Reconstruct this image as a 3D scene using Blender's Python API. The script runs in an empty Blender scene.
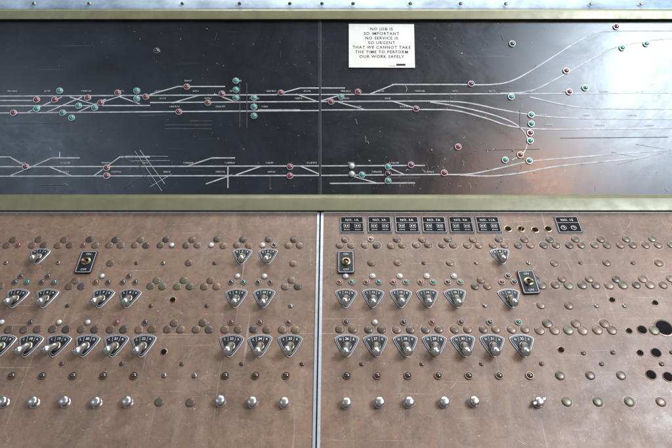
import bpy, bmesh, math, random
from mathutils import Vector, Matrix
random.seed(7)
S=bpy.context.scene
S.view_settings.view_transform='Standard'; S.view_settings.look='None'; S.view_settings.exposure=0
COL=S.collection
F=560.0; PITCH=0.06
th=math.radians(25)
C=Vector((0,0,1.5)); R=Vector((1,0,0)); U=Vector((0,math.sin(th),math.cos(th))); W=Vector((0,math.cos(th),-math.sin(th)))
def c2w(X,Y,Z): return C+R*X+U*Y+W*Z
def dvec(X,Y,Z): return R*X+U*Y+W*Z

# ---------------------------------------------------------------- panel frames (measured survey of the console)
class Frame:
    def __init__(s,a,b,py0):           # 1/depth = a + b*py
        s.a=a; s.b=b
        n=Vector((0,b*F,-(a+224*b))).normalized()
        s.n=dvec(*n); s.u=R.copy(); s.v=s.n.cross(s.u)
        s.o=s.pt(336,py0)
    def pt(s,px,py):
        Z=1/(s.a+s.b*py); return c2w((px-336)/F*Z,(224-py)/F*Z,Z)
    def uv(s,px,py):
        d=s.pt(px,py)-s.o; return (d.dot(s.u),d.dot(s.v))
    def mat(s,px,py,h=0.0,rot=0.0):
        p=s.pt(px,py)+s.n*h
        m=Matrix((s.u,s.v,s.n)).transposed().to_4x4(); m.translation=p
        return m@Matrix.Rotation(rot,4,'Z')
k=0.00033; c=1/1.41
UP=Frame(c*(1-193*k),c*k,193)
LO=Frame(16.61/(F*PITCH),0.0365/(F*PITCH),213)
def zU(py): return 1/(UP.a+UP.b*py)
def zL(py): return 1/(LO.a+LO.b*py)

# ---------------------------------------------------------------- materials
def newmat(name):
    m=bpy.data.materials.new(name); m.use_nodes=True
    nt=m.node_tree; return m,nt,nt.nodes['Principled BSDF']
def N(nt,t,**kw):
    n=nt.nodes.new(t)
    for a,b in kw.items():
        if a in n.inputs: n.inputs[a].default_value=b
        else: setattr(n,a,b)
    return n
def coords(nt,scale=(1,1,1),rot=(0,0,0),loc=(0,0,0)):
    tc=N(nt,'ShaderNodeTexCoord'); mp=N(nt,'ShaderNodeMapping'); mp.inputs['Scale'].default_value=scale; mp.inputs['Rotation'].default_value=rot; mp.inputs['Location'].default_value=loc
    nt.links.new(tc.outputs['Object'],mp.inputs['Vector']); return mp.outputs['Vector']
def noise(nt,scale,detail=4,rough=.6,vscale=(1,1,1),rot=(0,0,0),dist=0,loc=(0,0,0)):
    n=N(nt,'ShaderNodeTexNoise'); n.inputs['Scale'].default_value=scale; n.inputs['Detail'].default_value=detail
    n.inputs['Roughness'].default_value=rough; n.inputs['Distortion'].default_value=dist
    nt.links.new(coords(nt,vscale,rot,loc),n.inputs['Vector']); return n.outputs['Fac']
def ramp(nt,fac,p0,p1,c0=(0,0,0,1),c1=(1,1,1,1)):
    r=N(nt,'ShaderNodeValToRGB'); e=r.color_ramp.elements; e[0].position=p0; e[1].position=p1; e[0].color=c0; e[1].color=c1
    nt.links.new(fac,r.inputs['Fac']); return r.outputs['Color']
def mix(nt,fac,a,b,mode='MIX'):
    m=N(nt,'ShaderNodeMix',data_type='RGBA',blend_type=mode)
    for sock,val in ((m.inputs[0],fac),(m.inputs[6],a),(m.inputs[7],b)):
        if isinstance(val,bpy.types.NodeSocket): nt.links.new(val,sock)
        elif isinstance(val,(int,float)): sock.default_value=val
        else: sock.default_value=(*val,1)
    return m.outputs[2]
def bump(nt,p,h,strength,dist=.001):
    b=N(nt,'ShaderNodeBump'); b.inputs['Strength'].default_value=strength; b.inputs['Distance'].default_value=dist
    nt.links.new(h,b.inputs['Height']); nt.links.new(b.outputs['Normal'],p.inputs['Normal'])
def simple(name,col,rough=.4,metal=0,var=.25,scale=90,coat=0,col2=None,rvar=.15,spec=.5):
    m,nt,p=newmat(name)
    f=noise(nt,scale,5,.65)
    f2=ramp(nt,f,.35,.7)
    oi=N(nt,'ShaderNodeObjectInfo')
    d=col2 if col2 else tuple(x*(1-var) for x in col)
    cc=mix(nt,f2,col,d)
    mr=N(nt,'ShaderNodeMapRange'); mr.inputs['To Min'].default_value=1-var*.6; mr.inputs['To Max'].default_value=1+var*.4
    nt.links.new(oi.outputs['Random'],mr.inputs['Value'])
    comb=N(nt,'ShaderNodeCombineColor')
    for i in range(3): nt.links.new(mr.outputs[0],comb.inputs[i])
    cc=mix(nt,1.0,cc,comb.outputs[0],'MULTIPLY')
    nt.links.new(cc,p.inputs['Base Color'])
    rr=N(nt,'ShaderNodeMapRange'); rr.inputs['To Min'].default_value=max(.03,rough-rvar); rr.inputs['To Max'].default_value=rough+rvar
    nt.links.new(f,rr.inputs['Value']); nt.links.new(rr.outputs[0],p.inputs['Roughness'])
    p.inputs['Metallic'].default_value=metal; p.inputs['Coat Weight'].default_value=coat; p.inputs['Coat Roughness'].default_value=.08
    p.inputs['Specular IOR Level'].default_value=spec
    return m
def fac(nt,x,amt): return mix(nt,amt,(0,0,0),x)
def desk_mat():
    m,nt,p=newmat('brown_desk_paint')
    a=mix(nt,ramp(nt,noise(nt,2.6,6,.6),.36,.64),(.210,.126,.080),(.132,.080,.053))
    a=mix(nt,fac(nt,ramp(nt,noise(nt,14,6,.7),.38,.66),.55),a,(.190,.122,.084))
    a=mix(nt,fac(nt,ramp(nt,noise(nt,44,6,.78,dist=.6,loc=(5,5,0)),.48,.64),.55),a,(.090,.056,.039))
    a=mix(nt,fac(nt,ramp(nt,noise(nt,12,5,.65,(3.2,.45,1)),.5,.76),.42),a,(.27,.21,.16))
    a=mix(nt,fac(nt,ramp(nt,noise(nt,30,9,.82,dist=1.4,loc=(1,7,0)),.56,.67),.5),a,(.31,.255,.21))
    a=mix(nt,fac(nt,ramp(nt,noise(nt,9,9,.8,dist=.6,loc=(3,1,0)),.50,.64),.58),a,(.075,.047,.034))
    a=mix(nt,fac(nt,ramp(nt,noise(nt,330,2,.5),.64,.71),.7),a,(.055,.038,.032))
    a=mix(nt,fac(nt,ramp(nt,noise(nt,150,3,.6),.66,.72),.7),a,(.38,.33,.28))
    for rot,loc in ((.5,0),(-.8,5),(1.2,9)):
        s=ramp(nt,noise(nt,60,3,.5,(.06,3,1),(0,0,rot),loc=(loc,0,0)),.69,.73); a=mix(nt,fac(nt,s,.45),a,(.40,.34,.29))
    s=ramp(nt,noise(nt,50,3,.5,(3,.05,1),(0,0,.1)),.68,.72); a=mix(nt,fac(nt,s,.4),a,(.36,.31,.27))
    nt.links.new(a,p.inputs['Base Color'])
    r=N(nt,'ShaderNodeMapRange'); r.inputs['From Min'].default_value=.3; r.inputs['From Max'].default_value=.7; r.inputs['To Min'].default_value=.34; r.inputs['To Max'].default_value=.62
    nt.links.new(noise(nt,12,8,.75),r.inputs['Value']); nt.links.new(r.outputs[0],p.inputs['Roughness'])
    bump(nt,p,noise(nt,300,3,.6),.2,.0006)
    return m
def black_mat():
    m,nt,p=newmat('black_diagram_enamel')
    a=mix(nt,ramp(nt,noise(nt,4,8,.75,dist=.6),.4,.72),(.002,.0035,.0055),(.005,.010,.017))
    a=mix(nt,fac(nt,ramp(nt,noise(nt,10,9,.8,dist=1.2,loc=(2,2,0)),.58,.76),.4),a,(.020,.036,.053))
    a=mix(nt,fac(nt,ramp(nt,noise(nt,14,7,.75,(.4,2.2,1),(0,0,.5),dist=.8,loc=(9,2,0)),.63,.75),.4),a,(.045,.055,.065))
    a=mix(nt,ramp(nt,noise(nt,130,3,.6),.705,.735),a,(.24,.24,.24))
    a=mix(nt,fac(nt,ramp(nt,noise(nt,36,8,.8,dist=2,loc=(4,4,0)),.69,.72),.7),a,(.16,.16,.155))
    for rot in (.6,-1.1): a=mix(nt,fac(nt,ramp(nt,noise(nt,54,3,.5,(.05,3,1),(0,0,rot),loc=(rot*9,0,0)),.71,.75),.25),a,(.2,.2,.2))
    nt.links.new(a,p.inputs['Base Color'])
    r=N(nt,'ShaderNodeMapRange'); r.inputs['From Min'].default_value=.3; r.inputs['From Max'].default_value=.7
    r.inputs['To Min'].default_value=.23; r.inputs['To Max'].default_value=.44
    nt.links.new(noise(nt,4,9,.78,dist=.9),r.inputs['Value']); nt.links.new(r.outputs[0],p.inputs['Roughness'])
    p.inputs['Specular IOR Level'].default_value=.7
    return m
M_DESK=desk_mat(); M_BLACK=black_mat()
M_LINE=simple('worn_white_line_paint',(.56,.57,.56),.55,0,.45,45)
M_FAINT=simple('faint_scratched_paint',(.12,.125,.13),.5,0,.5,60)
M_WEAR=simple('worn_ring_paint',(.30,.24,.195),.5,0,.5,120)
M_OLIVE=simple('olive_rail_enamel',(.200,.190,.105),.42,.15,.3,25,col2=(.150,.140,.076))
M_SKYREFL=simple('cover_sheet_painted_sky',(.36,.46,.54),.35,.2,.4,9,col2=(.12,.17,.23))  # pale blue mottling paints the sky reflection into the sheet colour
M_ALU=simple('scuffed_aluminium',(.50,.55,.59),.4,.5,.3,60)
M_SIL=simple('silvered_plate_rim',(.54,.56,.58),.36,.5,.2,60)
M_CHR=simple('worn_nickel',(.56,.555,.54),.30,1,.1,30,rvar=.05,col2=(.46,.45,.43))
M_HND=simple('satin_nickel',(.54,.54,.52),.31,1,.12,30,rvar=.05,col2=(.42,.41,.39))
M_BEZ=simple('dull_bezel_nickel',(.24,.235,.22),.38,1,.2,60,rvar=.08)
M_HUB=simple('aged_hub_metal',(.30,.27,.21),.36,1,.2,60,rvar=.08)
M_BRASS=simple('tarnished_brass',(.34,.26,.155),.36,.9,.3,150)
M_BLK=simple('worn_black_phenolic',(.007,.009,.012),.42,0,.3,60,spec=.35,col2=(.015,.019,.025))
M_BLK2=simple('engraving_stock_black',(.004,.004,.005),.6,0,.3,100,spec=.12)
M_SHADE=simple('recess_shade_black',(.004,.004,.004),.8,0,.2,50,spec=.1)  # black painted for the shade inside holes and screw slots
M_WHITE=simple('engraved_white',(.70,.70,.68),.5,0,.35,200)
M_PLUG=simple('brown_plug_steel',(.165,.112,.080),.40,.4,.4,90,col2=(.105,.072,.054))
M_PLUGD=simple('dark_plug_steel',(.110,.088,.072),.38,.5,.4,90,col2=(.066,.055,.047))
M_PLUGO=simple('olive_plug_steel',(.120,.112,.072),.40,.4,.4,90,col2=(.080,.074,.052))
M_PAPER=simple('yellowed_paper',(.68,.665,.61),.6,0,.06,30,spec=.2)
M_INK=simple('grey_ink',(.03,.03,.03),.7,0,.2,100,spec=.1)
M_CAB=simple('cabinet_enamel',(.07,.06,.05),.5,0,.3,20)
def lens(name,col,col2): return simple(name,col,.14,0,.3,160,coat=1,col2=col2,rvar=.05)
L_R=lens('red_lens',(.24,.036,.030),(.10,.018,.016)); L_T=lens('teal_lens',(.05,.31,.26),(.018,.15,.13))
L_W=lens('white_lens',(.6,.6,.56),(.4,.4,.37)); L_G=lens('green_lens',(.035,.17,.12),(.015,.09,.065)); L_D=lens('dark_lens',(.045,.028,.024),(.02,.015,.015))

# ---------------------------------------------------------------- mesh builder
class B:
    def __init__(s,*mats): s.bm=bmesh.new(); s.m=list(mats)
    def face(s,vs,mi,smooth=False):
        try: f=s.bm.faces.new(vs)
        except ValueError: return
        f.material_index=mi; f.smooth=smooth
    def lathe(s,prof,seg=20,mi=0,M=Matrix(),star=0):
        rings=[]
        for r,z in prof:
            if r<1e-7: rings.append([s.bm.verts.new(M@Vector((0,0,z)))])
            else: rings.append([s.bm.verts.new(M@Vector((r*(1+(star if j%2 else 0))*math.cos(2*math.pi*j/seg),r*(1+(star if j%2 else 0))*math.sin(2*math.pi*j/seg),z))) for j in range(seg)])
        for a,b in zip(rings,rings[1:]):
            for j in range(seg):
                j2=(j+1)%seg
                if len(a)==1 and len(b)==1: continue
                if len(a)==1: s.face([a[0],b[j],b[j2]][::-1],mi,True)
                elif len(b)==1: s.face([a[j],a[j2],b[0]],mi,True)
                else: s.face([a[j],a[j2],b[j2],b[j]],mi,True)
    def prism(s,poly,z0,z1,bev=0,mi=0,M=Matrix()):
        def ring(z,ins):
            out=[]
            n=len(poly)
            for i,p in enumerate(poly):
                a=Vector(poly[i-1]); b=Vector(p); d=Vector(poly[(i+1)%n])
                e1=(b-a).normalized(); e2=(d-b).normalized()
                n1=Vector((-e1.y,e1.x)); n2=Vector((-e2.y,e2.x)); nn=(n1+n2)
                nn=nn/max(.3,(1+n1.dot(n2)))
                q=b+nn*ins
                out.append(s.bm.verts.new(M@Vector((q.x,q.y,z))))
            return out
        rs=[ring(z0,0),ring(z1-bev,0)]
        if bev: rs.append(ring(z1,bev))
        n=len(poly)
        for a,b in zip(rs,rs[1:]):
            for j in range(n): s.face([a[j],a[(j+1)%n],b[(j+1)%n],b[j]],mi)
        s.face(rs[-1],mi); s.face(rs[0][::-1],mi)
    def ribbon(s,pts,w,z,mi=0,closed=False,M=Matrix()):
        P=[Vector(p) for p in pts]; n=len(P); L=[];Rr=[]
        for i,p in enumerate(P):
            a=P[i-1] if (i>0 or closed) else p; b=P[(i+1)%n] if (i<n-1 or closed) else p
            e1=(p-a).normalized() if (p-a).length>1e-9 else (b-p).normalized()
            e2=(b-p).normalized() if (b-p).length>1e-9 else e1
            n1=Vector((-e1.y,e1.x)); n2=Vector((-e2.y,e2.x)); q=(n1+n2)/max(.4,1+n1.dot(n2))
            L.append(s.bm.verts.new(M@Vector((*(p+q*w/2),z)))); Rr.append(s.bm.verts.new(M@Vector((*(p-q*w/2),z))))
        for i in range(n if closed else n-1):
            j=(i+1)%n; s.face([Rr[i],Rr[j],L[j],L[i]],mi)
    def mesh(s,me,M,mi=0):
        vs=[s.bm.verts.new(M@v.co) for v in me.vertices]
        for p in me.polygons: s.face([vs[i] for i in p.vertices],mi)
    def done(s,name,sharp=35):
        me=bpy.data.meshes.new(name); s.bm.to_mesh(me); s.bm.free()
        for m in s.m: me.materials.append(m)
        me.set_sharp_from_angle(angle=math.radians(sharp))
        return me
_tc={}
def text(st,size,sp=1.0,bold=0.0):
    key=(st,size,sp,bold)
    if key in _tc: return _tc[key]
    cu=bpy.data.curves.new('t','FONT'); cu.body=st; cu.size=size; cu.space_character=sp; cu.align_x='CENTER'; cu.align_y='CENTER'; cu.resolution_u=2; cu.offset=bold
    o=bpy.data.objects.new('t',cu); COL.objects.link(o)
    dg=bpy.context.evaluated_depsgraph_get(); me=bpy.data.meshes.new_from_object(o.evaluated_get(dg))
    bpy.data.objects.remove(o); _tc[key]=me; return me
def rect(w,h,cx=0,cy=0): return [(cx-w/2,cy-h/2),(cx+w/2,cy-h/2),(cx+w/2,cy+h/2),(cx-w/2,cy+h/2)]
def rrect(w,h,r,cx=0,cy=0,n=4):
    out=[]
    for (sx_,sy_,a0) in ((1,-1,-90),(1,1,0),(-1,1,90),(-1,-1,180)):
        for i in range(n+1):
            a=math.radians(a0+90*i/n); out.append((cx+sx_*(w/2-r)+r*math.cos(a),cy+sy_*(h/2-r)+r*math.sin(a)))
    return out
T=Matrix.Translation

def single(name,me,M,label=None,cat=None,group=None,kind=None,parent=None):
    o=bpy.data.objects.new(name,me); COL.objects.link(o)
    if parent is not None: o.parent=parent; o.matrix_basis=M
    else: o.matrix_world=M
    if label: o['label']=label
    if cat: o['category']=cat
    if group: o['group']=group
    if kind: o['kind']=kind
    return o
def thing(name,parts,M,label,cat,group=None):
    root=single(name,None,M,label,cat,group); root.empty_display_size=.01
    for p in parts:
        o=single(p[0],p[1],p[2] if len(p)>2 else Matrix(),parent=root)
        if len(p)>3 and p[3]:
            for q in p[3]: single(q[0],q[1],q[2] if len(q)>2 else Matrix(),parent=o)
    return root

# ---------------------------------------------------------------- console body
def profile_mesh(pts,x0,x1,mats,bev=0):
    b=B(*mats); n=len(pts)
    A=[b.bm.verts.new(c2w(x0,(224-p[0])/F*p[1],p[1])) for p in pts]
    D=[b.bm.verts.new(c2w(x1,(224-p[0])/F*p[1],p[1])) for p in pts]
    for i in range(n): b.face([A[i],D[i],D[(i+1)%n],A[(i+1)%n]],0)
    b.face(A[::-1],0); b.face(D,0)
    bmesh.ops.recalc_face_normals(b.bm,faces=b.bm.faces)
    if bev: bmesh.ops.bevel(b.bm,geom=list(b.bm.edges),offset=bev,segments=3,affect='EDGES',profile=.6)
    return b.done('console_section')
X0,X1=-1.15,1.15
cab=profile_mesh([(520,zL(520)+.012),(214,zL(214)+.014),(193,zU(193)+.014),(20,zU(20)+.014),(-30,1.62),(-30,2.3),(560,2.3)],X0,X1,[M_CAB])
single('console_cabinet',cab,Matrix(),'dark enamelled steel body of a railway control console','control console')
rail=profile_mesh([(211.8,zL(212)+.006),(210.3,zL(212)-.010),(198,zU(195)-.022),(195,zU(194)-.012),(194.0,zU(194)+.008),(205,zU(194)+.02)],X0,X1,[M_OLIVE],.0012)
single('console_rail',rail,Matrix(),'olive painted metal rail between diagram and desk','rail')
hdr=profile_mesh([(20.5,zU(20)+.008),(18.8,zU(20)-.012),(10.5,zU(10)-.014),(9.2,zU(9)-.008),(9.5,zU(9)+.02),(19,zU(20)+.03)],X0,X1,[M_OLIVE],.001)
single('console_rail',hdr,Matrix(),'olive painted metal rail along the diagram top edge','rail')
top=profile_mesh([(9.0,zU(9)-.004),(7.2,zU(8)-.003),(-28,1.60),(-28,1.62),(9.3,zU(9)+.015)],X0,X1,[M_SKYREFL])
single('cover_sheet',top,Matrix(),'blue grey metal cover sheet above the diagram with painted-in mottled sky reflection','metal sheet')

def plate(frame,x0t,x1t,x0b,x1b,yt,yb,mat,thick,name,bev=.0008):
    p=[frame.uv(x0b,yb),frame.uv(x1b,yb),frame.uv(x1t,yt),frame.uv(x0t,yt)]
    b=B(mat); b.prism(p,-thick,0,bev); return b.done(name)
FM_U=Matrix((UP.u,UP.v,UP.n)).transposed().to_4x4(); FM_U.translation=UP.o
FM_L=Matrix((LO.u,LO.v,LO.n)).transposed().to_4x4(); FM_L.translation=LO.o
xl,xr=-90,770
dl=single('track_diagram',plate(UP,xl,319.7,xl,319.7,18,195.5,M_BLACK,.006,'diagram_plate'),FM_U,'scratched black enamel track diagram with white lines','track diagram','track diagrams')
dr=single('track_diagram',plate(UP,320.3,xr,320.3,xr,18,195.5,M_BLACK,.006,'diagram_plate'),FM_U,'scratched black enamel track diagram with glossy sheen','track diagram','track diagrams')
kl=single('control_desk',plate(LO,xl,318,xl-60,312.6,213,500,M_DESK,.006,'desk_plate'),FM_L,'worn brown painted steel desk plate with switches','control desk','control desks')
kr=single('control_desk',plate(LO,323,xr,318.4,xr+60,213,500,M_DESK,.006,'desk_plate'),FM_L,'worn brown painted steel desk plate full of plugged holes','control desk','control desks')
def edging(x0t,x1t,x0b,x1b,yt,yb,h,parent):
    p=[LO.uv(x0b,yb),LO.uv(x1b,yb),LO.uv(x1t,yt),LO.uv(x0t,yt)]
    b=B(M_ALU); b.prism(p,-.004,h,.0005); single('edge_trim',b.done('edge_trim'),Matrix(),parent=parent)
edging(317.0,319.6,311.2,314.4,212.6,500,.0022,kl)
edging(320.9,323.6,315.9,319.2,212.6,500,.0022,kr)
edging(xl,317.0,xl,317.0,211.9,213.8,.0030,kl)
edging(323.6,xr,323.6,xr,211.9,213.8,.0030,kr)
b=B(M_ALU); p0=UP.uv(320,195); p1=UP.uv(320,19)
b.ribbon([(p0[0]+.0022,p0[1]),(p1[0]+.0022,p1[1])],.0008,.0004); 
b.ribbon([(p0[0]-.0022,p0[1]),(p1[0]-.0022,p1[1])],.0005,.0004); single('seam_edge',b.done('seam_edge'),Matrix(),parent=dr)

# ---------------------------------------------------------------- track diagram lines
def cat(pts,n=8):
    P=[Vector(p) for p in pts]; P=[2*P[0]-P[1]]+P+[2*P[-1]-P[-2]]; out=[]
    for i in range(1,len(P)-2):
        for j in range(n):
            t=j/n; a,b_,c_,d=P[i-1],P[i],P[i+1],P[i+2]
            out.append(.5*((2*b_)+(-a+c_)*t+(2*a-5*b_+4*c_-d)*t*t+(-a+3*b_-3*c_+d)*t**3))
    out.append(P[-2]); return [(v.x,v.y) for v in out]
tracks=[
 [(-80,96.5),(319,94.5)],[(-80,106),(150,105.5)],[(-80,113.5),(319,110.5)],[(150,102.5),(319,101.5)],
 [(0,100.5),(40,100.5)],
 [(28,112),(62,97)],[(45,113),(82,97)],[(70,97),(100,106)],[(78,112),(106,99)],[(96,104),(124,95)],[(118,96),(140,104)],
 [(150,94.5),(178,86.5),(225,86.5)],[(172,103),(200,95)],[(214,94),(236,102)],[(258,110),(300,110)],
 [(276,94.5),(300,88),(319,88)],[(296,94),(316,101)],
 [(321,94.5),(672,93),(760,92)],[(321,101.5),(435,101)],[(321,110),(430,109.5)],
 [(321,101),(342,94.5)],[(338,102),(366,110)],[(392,101),(418,109)],[(392,84.5),(470,84.5)],[(370,94),(394,84.5)],
 [(321,88),(345,88)]]
curves=[
 [(455,84.5),(492,84.5),(515,79.5),(545,62),(575,43),(596,33),(612,31),(672,30.5),(740,30)],
 [(500,93.5),(530,91),(556,79),(590,60),(620,46),(672,38),(740,34)],
 [(430,101),(465,102.5),(500,109.5),(530,114.5),(570,118),(672,119),(750,119)],
 [(425,109.5),(455,110.5),(485,118),(510,126),(540,129),(600,129),(672,128),(750,127)],
 [(430,102),(455,106),(490,114),(515,124),(527,137),(524,152),(512,160)],
 [(440,174.5),(470,174),(500,168),(530,161.5),(580,157),(668,150)],
 [(460,175),(490,176),(520,173),(560,166),(640,158)],
 [(530,97),(560,104),(590,108),(672,109),(740,109)]]
low=[[(-80,167),(319,166)],[(-80,176.5),(319,175.5)],[(321,166),(425,165.5)],[(321,175.5),(445,174.5)],[(330,183.5),(415,183)],
 [(-30,157),(10,157),(26,166)],[(10,176),(34,166),(52,158),(80,158)],[(50,167),(72,176)],[(94,176),(120,157),(150,157)],[(188,166),(212,158),(235,158)],[(206,184),(232,175)],
 [(236,175),(262,166)],[(300,166),(319,174)],[(352,176),(376,183)],[(385,166),(405,175)],[(228,166),(228,188)],[(60,158),(60,152)]]
hatch=[[(130,150),(156,190)],[(135,151),(162,191)],[(140,150),(165,184)],[(150,172),(122,189)],[(126,156),(168,156.5)],[(130,161),(170,160.5)],[(118,153),(146,170)],[(150,187),(172,174)]]
faint=[[(165,125),(212,125)],[(165,129),(212,129)],[(190,121),(212,121)],[(240,84),(240,128)],[(247,84),(247,128)],[(560,138),(668,137)],[(450,92),(450,108)],[(486,150),(540,149)],
 [(38,185),(66,185)],[(62,182),(72,190)],[(2,123),(60,123)],[(270,176),(270,190)],[(520,110),(520,130)],[(385,178),(420,178)]]
def linemesh(sets,lo):
    b=B(M_LINE,M_FAINT)
    for (pl,w,mi,z) in sets:
        mx=sum(p[0] for p in pl)/len(pl)
        if (mx<320)!=lo: continue
        b.ribbon([UP.uv(*p) for p in pl],w,z,mi)
    return b
sets=[]
for i,t in enumerate(tracks): sets.append((t,.0029,0,.0004+.00001*i))
for i,t in enumerate(curves): sets.append((cat(t),.0033,0,.0008+.00001*i))
for i,t in enumerate(low): sets.append((t,.0029,0,.0010+.00001*i))
for i,t in enumerate(hatch): sets.append((t,random.choice([.0009,.0012]),i%3==0,.0012+.00001*i))
for i,t in enumerate(faint): sets.append((t,.0014,1,.0013+.000008*i))
sets.append(([(636,144),(672,150),(644,158)],.0013,0,.00155)); sets.append(([(612,152),(642,158),(618,164)],.0012,0,.00156))
rs=random.Random(3)
for i in range(230):
    x=rs.choice([rs.uniform(0,672),rs.gauss(400,50),rs.gauss(480,35)]); y=rs.choice([rs.uniform(25,190),rs.gauss(168,13)])
    if not(24<y<190): continue
    L=abs(rs.gauss(0,3.0))+.4; a=rs.gauss(.4,1.2); bend=rs.gauss(0,.4)
    sets.append(([(x,y),(x+L*.5*math.cos(a),y+L*.5*math.sin(a)),(x+L*math.cos(a+bend),y+L*math.sin(a+bend))],rs.choice([.0004,.0006,.0009,.0026 if L<2 else .0006]),1 if rs.random()<.8 else 0,.0016+.000003*i))
for lo_,par in ((True,dl),(False,dr)):
    b=linemesh(sets,lo_)
    rr=random.Random(5)
    # minute illegible engraved captions
    for (y,xs) in ((91.3,range(8,660,37)),(163,range(20,430,41)),(98.6,range(160,430,45)),(172,range(60,430,52)),(106.8,range(170,420,46)),(81,range(185,240,50)),(115,range(540,668,44)),(125,range(545,668,50))):
        for x in xs:
            if (x<308)!=lo_ or 308<=x<326: continue
            for j in range(rr.choice([5,6,8])):
                u,v=UP.uv(x+j*1.25,y); hh=.0034; z=.0024
                b.ribbon([(u,v-hh/2),(u,v+hh/2)],.0007,z)
                q=rr.random()
                if q<.5: b.ribbon([(u,v+hh/2),(u+.0018,v+hh/2)],.0006,z+.00001)
                if q>.3: b.ribbon([(u,v-hh/2),(u+.0018,v-hh/2)],.0006,z+.00001)
                if .2<q<.8: b.ribbon([(u+.0019,v-hh/2),(u+.0019,v+hh/2)],.0006,z+.00002)
    single('track_line',b.done('track_line'),Matrix(),parent=par)

def lamp_parts(r,lm,bez=None):
    bez=bez or M_BEZ
    b=B(bez); b.lathe([(r*1.0,0),(r*1.0,r*.25),(r*.94,r*.38),(r*.80,r*.38),(r*.76,r*.2)],20); me=b.done('bezel')
    b=B(lm); b.lathe([(r*.79,r*.15),(r*.75,r*.36),(r*.6,r*.58),(r*.3,r*.72),(0,r*.76)],20); return [('bezel',me),('lens',b.done('lens',60))]
names={'R':('red',L_R),'T':('teal green',L_T),'W':('white',L_W),'D':('dark unlit',L_D),'G':('green',L_G)}
PU={k_:lamp_parts(.0086,v[1],M_SIL if k_ in 'RT' else M_CHR) for k_,v in names.items()}
lamps=[(157,51,'D'),(118,93,'R'),(137,91,'T'),(137,99,'T'),(187,87,'R'),(179,112,'R'),(208,103,'R'),(222,94,'R'),(236,81,'T'),(236,90,'T'),(236,98,'T'),(254,98,'T'),(254,107,'T'),(254,116,'T'),
(281,93,'R'),(331,102,'R'),(341,97,'T'),(358,92,'R'),(14,113,'R'),(37,109,'T'),(37,100,'R'),(60,91,'T'),(55,100,'R'),(63,113,'T'),(79,106,'T'),(72,118,'T'),(88,98,'R'),(101,103,'R'),(95,108,'T'),(146,97,'R'),
(471,84,'R'),(512,44,'D'),(616,27,'R'),(622,48,'T'),(646,44,'T'),(566,71,'R'),(569,92,'R'),(585,88,'T'),(511,97,'T'),(531,115,'T'),(531,124,'T'),(530,133,'R'),(530,141,'T'),(458,147,'R'),(416,109,'R'),
(505,160,'T'),(520,155,'R'),(529,161,'T'),(444,173,'R'),(26,167,'R'),(107,168,'R'),(107,176,'R'),(290,167,'R'),(290,176,'R'),(352,166,'W'),(352,174,'W'),(362,175,'T'),(388,167,'T'),(388,174,'D'),(388,181,'T'),(411,165,'R')]
for x,y,cc in lamps:
    thing('indicator_lamp',PU[cc],UP.mat(x,y,.0003,random.uniform(0,6)),f'{names[cc][0]} indicator lamp in metal bezel on black diagram','indicator lamp','diagram indicator lamps')

# notice
w=65.5/F*zU(46); h=46/F*zU(46)*1.02
b=B(M_PAPER); b.prism(rect(w,h),0,.0012,.0002); nb=b.done('notice_card')
nroot=single('safety_notice',None,T((0,0,0)),'white safety notice card with printed slogan on diagram','notice'); nroot.matrix_world=UP.mat(381.5,46.3,.0030,-.004)
single('card',nb,Matrix(),parent=nroot)
b=B(M_INK)
for i,t in enumerate(['NO JOB IS','SO IMPORTANT','NO SERVICE IS','SO URGENT','THAT WE CANNOT TAKE','THE TIME TO PERFORM','OUR WORK SAFELY']):
    b.mesh(text(t,.0114,1.19,.00016),T((0,h/2-.0150-i*.0131,.0014)))
b.prism(rect(.024,.0052,.050,-h/2+.008),.0013,.0015)
b.ribbon([(.018,-h/2+.005),(.036,-h/2+.005)],.0008,.0015)
single('lettering',b.done('lettering'),Matrix(),parent=nroot)

# ---------------------------------------------------------------- desk hardware meshes
def shield(s=1):
    half=[(0,.0250),(.007,.0246),(.0135,.0232),(.0195,.0206),(.0240,.0172),(.0230,.0115),(.0180,.0005),(.0120,-.0105),(.0065,-.0190),(.0035,-.0222)]
    pts=[(x,y) for x,y in half]+[(0,-.0235)]+[(-x,y) for x,y in half[1:][::-1]]
    return [(x*s,y*s+(1-s)*.004) for x,y in pts][::-1]
b=B(M_BLK,M_SIL); b.prism(shield(1.07),0,.0022,.0005,1); b.prism(shield(.98),.0018,.0034,.0006,0); ESC=b.done('escutcheon')
def fl(l,num,r):
    b=B(M_WHITE)
    b.ribbon(shield(.88),.0006,.0037,0,True)
    for sx_ in (-1,1): b.ribbon([(sx_*.0068,.0095),(sx_*.0082,.0205)],.0005,.0038)
    b.mesh(text(l,.0060,1,.0001),T((-.0138,.0140,.0039))); b.mesh(text(r,.0060,1,.0001),T((.0138,.0140,.0039)))
    b.mesh(text(num,.0076,1,.0001),T((0,.0155,.0039)))
    return b.done('lettering')
b=B(M_HUB); b.lathe([(.0105,.002),(.0105,.0050),(.0096,.0066),(.0080,.0074),(.0070,.0105),(.005,.0125),(0,.013)],28); COLL=b.done('collar')
b=B(M_HND); b.lathe([(0,-.004),(.0058,-.003),(.0064,.002),(.0062,.006),(.0068,.0100),(.0082,.0145),(.0092,.0190),(.0095,.0232),(.0088,.0272),(.0066,.0300),(.0036,.0313),(0,.0317)],32); HND=b.done('handle',80)
LN=[0]
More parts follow.
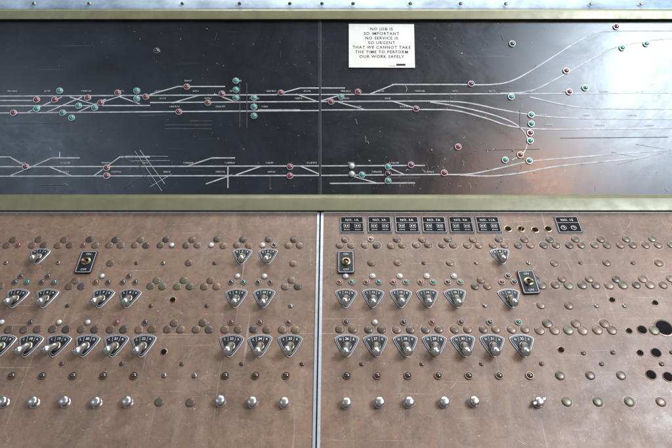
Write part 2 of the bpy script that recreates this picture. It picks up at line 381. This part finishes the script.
def lever(x,y,lett='LR',side=None,sc=1.0):
    LN[0]+=1
    side=random.gauss(-4,8) if side is None else side
    HM=T((0,-.002,.008))@Matrix.Rotation(math.radians(side),4,'Z')@Matrix.Rotation(math.radians(random.uniform(52,62)),4,'X')
    M=LO.mat(x,y,.0002,random.uniform(-.06,.06))@Matrix.Scale(sc,4)
    return thing('switch_lever',[('escutcheon',ESC,Matrix(),[('lettering',fl(lett[0],str(LN[0]),lett[1]))]),('collar',COLL,T((0,-.002,0))),('handle',HND,HM)],M,
      'nickel bat handle switch on black shield shaped plate','switch lever','desk switch levers')
row257=[39,242,268,501]
row298=[16,46,102,129,236,264,346,373,401,428,456,510]
row347=[2,29,57,86,115,143,231,260,290,347,376,406,435,464,493,523]
for x in row257: lever(x,257,'NR',sc=.88)
for x in row298: lever(x,299,'LR',sc=.95)
for x in row347: lever(x,346.5,'NR' if x>300 else 'LR',sc=1.0, side=None if x>200 else random.gauss(-20,6))

b=B(M_CHR); b.lathe([(.0098,0),(.0098,.0015),(.0084,.0028),(.0060,.003)],24); FLG=b.done('collar')
b=B(M_CHR); b.lathe([(.0052,.002),(.0052,.0055),(.0080,.0066),(.0090,.0080),(.0090,.0110),(.0082,.0128),(.0060,.0140),(.003,.0146),(0,.0148)],32,star=.015); CAP=b.done('cap',50)
b=B(M_CHR); b.prism([(-.013,-.003),(.013,-.003),(.015,0),(.013,.003),(-.013,.003),(-.015,0)],.007,.0125,.001); WNG=b.done('wing')
for x in [4,35,66,97,128,221,253,285,347,379,410,443,474,538]:
    parts=[('collar',FLG),('cap',CAP)]
    M=LO.mat(x+random.gauss(0,.4),403.5+random.gauss(0,.4),.0002,random.uniform(0,3))@Matrix.Scale(1.05,4)
    if x==538:
        parts.append(('wing',WNG)); M=LO.mat(x,403.5,.0002,.4)
    thing('push_button',parts,M,'round nickel push button on brown desk' if x!=538 else 'nickel turn knob with wings on brown desk','push button','desk push buttons')

PS={k_:lamp_parts(.0070,v[1],M_CHR) for k_,v in names.items()}
PB={k_:lamp_parts(.0080,v[1],M_BRASS) for k_,v in names.items()}
def dlamp(x,y,cc,P=PS): thing('desk_lamp',P[cc],LO.mat(x,y,.0002,random.uniform(0,6)),f'small {names[cc][0]} jewel lamp in metal bezel on desk','indicator lamp','desk jewel lamps')
def plugmesh(r,m,slot=False):
    b=B(m,M_SHADE); b.lathe([(r,0),(r,.0008),(r*.95,.0015),(r*.82,.0021),(r*.5,.0026),(r*.25,.0028),(0,.0028)],24)
    if slot: b.prism(rect(r*1.1,r*.16),.0026,.0032,0,1)
    return b.done('hole_plug',40)
PG={'b':plugmesh(.0092,M_PLUG),'d':plugmesh(.0092,M_PLUGD),'B':plugmesh(.0106,M_PLUG),'D':plugmesh(.0106,M_PLUGD),'o':plugmesh(.0092,M_PLUGO),'s':plugmesh(.0048,M_PLUGD,True),'c':plugmesh(.0050,M_BEZ,True),'O':plugmesh(.0106,M_PLUGO)}
PLAB={'b':'round brown steel plug closing a desk hole','d':'round dark steel plug closing a desk hole','D':'large round dark steel plug on desk','B':'large round brown steel plug on desk','o':'round olive steel plug closing a desk hole','O':'large round olive steel plug on desk','s':'small slotted brown screw on desk','c':'small slotted nickel screw on desk'}
holes=[(508,229,'r'),(521,229,'r'),(535,230,'r'),(548,229,'r'),(664,328,'l'),(651,375,'m'),(642,330,'m'),(629,331,'s'),(655,303,'s'),(668,377,'m'),(612,300,'s'),(640,353,'s'),(656,353,'m'),(164,352,'s'),(173,300,'s'),(561,350,'s')]
wear=[(197,376,.014),(197,352,.013),(197,404,.015),(166,376,.012)]
def plug(x,y,kd):
    if any(abs(x-hx)<9 and abs(y-hy)<8 for hx,hy,_ in holes): return
    nm='desk_screw' if kd in 'sc' else 'hole_plug'
    single(nm,PG[kd],LO.mat(x+random.gauss(0,.2),y+random.gauss(0,.2),.0001,random.uniform(0,6))@Matrix.Rotation(random.gauss(0,.02),4,'X'),PLAB[kd],'hole plug' if nm=='hole_plug' else 'screw','desk hole plugs' if nm=='hole_plug' else 'desk screws')
    if nm=='hole_plug' and random.random()<.6: wear.append((x,y,random.uniform(.0110,.0127)))
def holemesh(r,m=M_BRASS,q=1.22):
    b=B(m,M_SHADE); b.lathe([(r*q,0),(r*q,.0008),(r*1.07,.0012),(r,.0004)],26,0); b.lathe([(r*1.02,.0003),(0,.0003)],26,1); return b.done('open_hole')  # flat black disc paints the shade inside the hole
HM_={'s':holemesh(.0058),'r':holemesh(.0072,M_BRASS,1.3),'m':holemesh(.0090,M_PLUG),'l':holemesh(.0165,M_PLUG)}
for (x,y,kd) in holes: single('open_hole',HM_[kd],LO.mat(x,y,.0001),'open round hole with worn rim in brown desk','hole','open desk holes')
def sx(y): return 16.61+.0365*y
def colx(kk,y): return 336+sx(y)*(-.64+1.003*kk)
occupied=lambda lst,x,tol: any(abs(x-q)<tol for q in lst)
for kk in range(-13,15):
    if kk==0: continue
    right=kk>=8
    def ok(x): return -12<x<686 and not(309<x<329)
    x=colx(kk,243)
    cl=random.choice(['bbb','bbd','ddb','bdb'])
    for n_,(dx,dy) in enumerate(((-5.8,2.4),(0,-3.4),(5.8,2.4))):
        if ok(x+dx) :
            if right: plug(x+dx*1.05,243+dy,random.choice('bddo'))
            elif random.random()<.08: dlamp(x+dx,243+dy,random.choice('DWR'))
            else: plug(x+dx,243+dy,cl[n_])
    x=colx(kk,258)
    if ok(x) and not occupied(row257,x,13) and abs(x-86)>12 and abs(x-346)>11: plug(x,263,random.choice('bsc'))
    x=colx(kk,283); act=occupied(row298,colx(kk,298),12)
    if ok(x):
        for dx,dy,cc in ((-6.2,2.4,'R'),(0,-3.6,'W'),(6.2,2.4,'G')):
            if not ok(x+dx): continue
            if act and abs(x-530)>12: dlamp(x+dx,280+dy,random.choice([cc,cc,'D']),PS)
            elif right:
                plug(x+dx*1.1,283+dy,random.choice('BDdbO'))
            elif not 515<x<540: plug(x+dx,284+dy,random.choice('oo' if 148<x<200 else 'bdb'))
        if not act: plug(colx(kk,305),306,random.choice('bscs'))
    x=colx(kk,328); act=occupied(row347,colx(kk,347),12)
    if ok(x):
        for dx,dy,cc in ((-6.6,2.6,'R'),(0,-4,'A'),(6.6,2.6,'G')):
            if not ok(x+dx): continue
            if act:
                if dx==0: dlamp(x,322.5,random.choice('RWDGR'),PS)
                else: plug(x+dx,327+dy,random.choice('bbd'))
            elif right: plug(x+dx*1.12,328+dy,random.choice('BBDO'))
            else: plug(x+dx,327+dy,random.choice('bbd'))
        if not act: 
            if random.random()<.8: plug(colx(kk,353),353,random.choice('bss'))
    x=colx(kk,376)
    if ok(x):
        if right: plug(x,376,random.choice('bdd'))
        elif -6<kk<-2 and kk!=-3: plug(x,376,'c')
        else: dlamp(x,376,'D',PB)
    x=colx(kk,401)
    if ok(x) and (right or kk in (-5,-4)) and abs(x-538)>12: plug(x,402,random.choice('bod'))
    if ok(x) and kk%2: plug(colx(kk+.5,364),364,'s')
for lo_,par in ((True,kl),(False,kr)):
    b=B(M_WEAR); i=0
    for x,y,r in wear:
        if (x<320)!=lo_: continue
        u,v=LO.uv(x,y); a0=random.uniform(0,6.3); L=random.uniform(2.5,6); i+=1
        n=18; b.ribbon([(u+r*math.cos(a0+L*j/n),v+r*math.sin(a0+L*j/n)) for j in range(n+1)],random.uniform(.0006,.0015),.00015+.000002*i)
    for j in range(110):
        x=random.uniform(0,300) if lo_ else random.uniform(330,672); y=random.uniform(222,445); u,v=LO.uv(x,y); a=random.gauss(1.5,.7); L=random.choice([.003,.006,.02,.04])*random.uniform(.5,1); i+=1
        b.ribbon([(u,v),(u+L*.5*math.cos(a),v+L*.5*math.sin(a)),(u+L*math.cos(a+.1),v+L*math.sin(a+.1))],random.choice([.0004,.0006,.0012]),.00015+.000002*i)
    single('paint_wear',b.done('paint_wear'),Matrix(),parent=par,kind='stuff')

def labelplate(w,h,lines,icons=True):
    b=B(M_BLK2,M_ALU); b.prism(rrect(w,h,.0015,n=2),0,.0014,.0003,1); b.prism(rrect(w*.98,h*.97,.0015,n=2),.0012,.0022,.0003,0); base=b.done('plate')
    b=B(M_WHITE); b.ribbon(rrect(w*.90,h*.88,.001,n=2),.0008,.0025,0,True)
    b.ribbon([(-w*.44,h*.10),(w*.44,h*.10)],.0006,.0026)
    b.mesh(text(lines,h*.17,1.1),T((0,h*.25,.0027)))
    if icons:
        for cx in (-w*.22,w*.22):
            b.ribbon(rrect(w*.22,h*.20,.001,cx,-h*.09,n=2),.0006,.0027,0,True)
            b.prism(rect(w*.04,h*.08,cx-w*.045,-h*.09),.0024,.0028); b.prism(rect(w*.04,h*.08,cx+w*.045,-h*.09),.0024,.0028)
            for q in (-.09,-.03,.03,.09): b.prism(rect(w*.022,h*.045,cx+w*q,-h*.31),.0024,.0028)
    return base,b.done('lettering')
for i,x in enumerate([352,379.5,407,434,461,488,568]):
    base,let=labelplate(.0600,.0535,['NO. 1A','NO. 3A','NO. 5A','NO. 7A','NO. 9A','NO. 11A','NO. 15'][i],icons=x!=568)
    thing('label_plate',[('plate',base,Matrix(),[('lettering',let)])],LO.mat(x,225,.0002,random.uniform(-.012,.012)),'black engraved label plate with white border on desk','label plate','black label plates')
for dx in (-5,5):
    thing('desk_lamp',PS['D'],LO.mat(568+dx,229,.0026),'small dark jewel lamp on black label plate','indicator lamp','desk jewel lamps')
b=B(M_BLK); b.prism(rrect(.038,.062,.004),0,.0024,.0005); KP=b.done('plate')
b=B(M_WHITE); b.ribbon(rrect(.033,.057,.003),.0010,.0028,0,True); b.mesh(text('ON',.0075),T((0,.021,.0028))); b.mesh(text('OFF',.0075),T((0,-.022,.0028))); KL=b.done('lettering')
b=B(M_BRASS); b.lathe([(.0105,.002),(.0105,.005),(.008,.0065),(.006,.0065),(.006,.004)],24); KC=b.done('collar')
b=B(M_BRASS); b.lathe([(0,.003),(.003,.004),(.0032,.010),(.0042,.018),(.0045,.022),(.003,.0255),(0,.026)],16); KT=b.done('toggle',60)
for x,y,r in ((87,263,0.0),(346,263,.0),(528,283,.04)):
    thing('toggle_switch',[('plate',KP,Matrix(),[('lettering',KL)]),('collar',KC),('toggle',KT,Matrix.Rotation(math.radians(random.choice([25,35])),4,'X'))],LO.mat(x,y,.0030,r),
      'small toggle switch on tall black plate' if r==0 else 'toggle switch on slightly tilted black plate','toggle switch','toggle switches')
b=B(M_BEZ,M_SHADE); b.lathe([(.005,0),(.005,.001),(.0035,.0028),(0,.0034)],16); b.prism(rect(.007,.0010),.0030,.0037,0,1); SC=b.done('screw')
for x in (35,90,183,240,290,322,353,410,460,505,590,640):
    p=c2w((x-336)/F*(zU(5)),(224-4.5)/F*(zU(5)),zU(5)-.006); m=FM_U.copy(); m.translation=p
    single('cover_screw',SC,m,'small slotted nickel screw in blue grey cover sheet','screw','cover sheet screws')

# ---------------------------------------------------------------- camera and light
cam=bpy.data.cameras.new('camera'); cam.sensor_width=36; cam.lens=36*F/672; cam.clip_start=.01; cam.clip_end=50
co=bpy.data.objects.new('camera',cam); COL.objects.link(co)
m=Matrix((R,U,-W)).transposed().to_4x4(); m.translation=C; co.matrix_world=m; S.camera=co
w=bpy.data.worlds.new('World'); S.world=w; w.use_nodes=True
w.node_tree.nodes['Background'].inputs[0].default_value=(.72,.78,.84,1); w.node_tree.nodes['Background'].inputs[1].default_value=.34
def area(pos,target,size,sy,power,col):
    l=bpy.data.lights.new('window_or_added_light','AREA'); l.shape='RECTANGLE'; l.size=size; l.size_y=sy; l.energy=power; l.color=col
    o=bpy.data.objects.new('window_or_added_light',l); COL.objects.link(o)
    p=c2w(*pos); t=c2w(*target); o.location=p; o.rotation_euler=(t-p).to_track_quat('-Z','Y').to_euler(); return o
area((2.28,1.86,-.45),(.95,.5,1.45),1.2,1.2,170,(.72,.86,1))  # window behind the camera, glaring on the right of the diagram
area((.3,2.6,1.6),(0,-.2,1.25),2.6,1.4,88,(1,.98,.95))  # broad overhead light set above the desk, not a window
area((-1.75,1.1,-.35),(-.7,.16,1.4),.9,.5,6,(.62,.80,1))  # dim blue light added for the haze on the diagram's lower left
area((1.22,.92,-.42),(.5,.09,1.41),.15,.10,13,(1,.46,.18))  # small orange light added, unseen, for the warm spot on the diagram
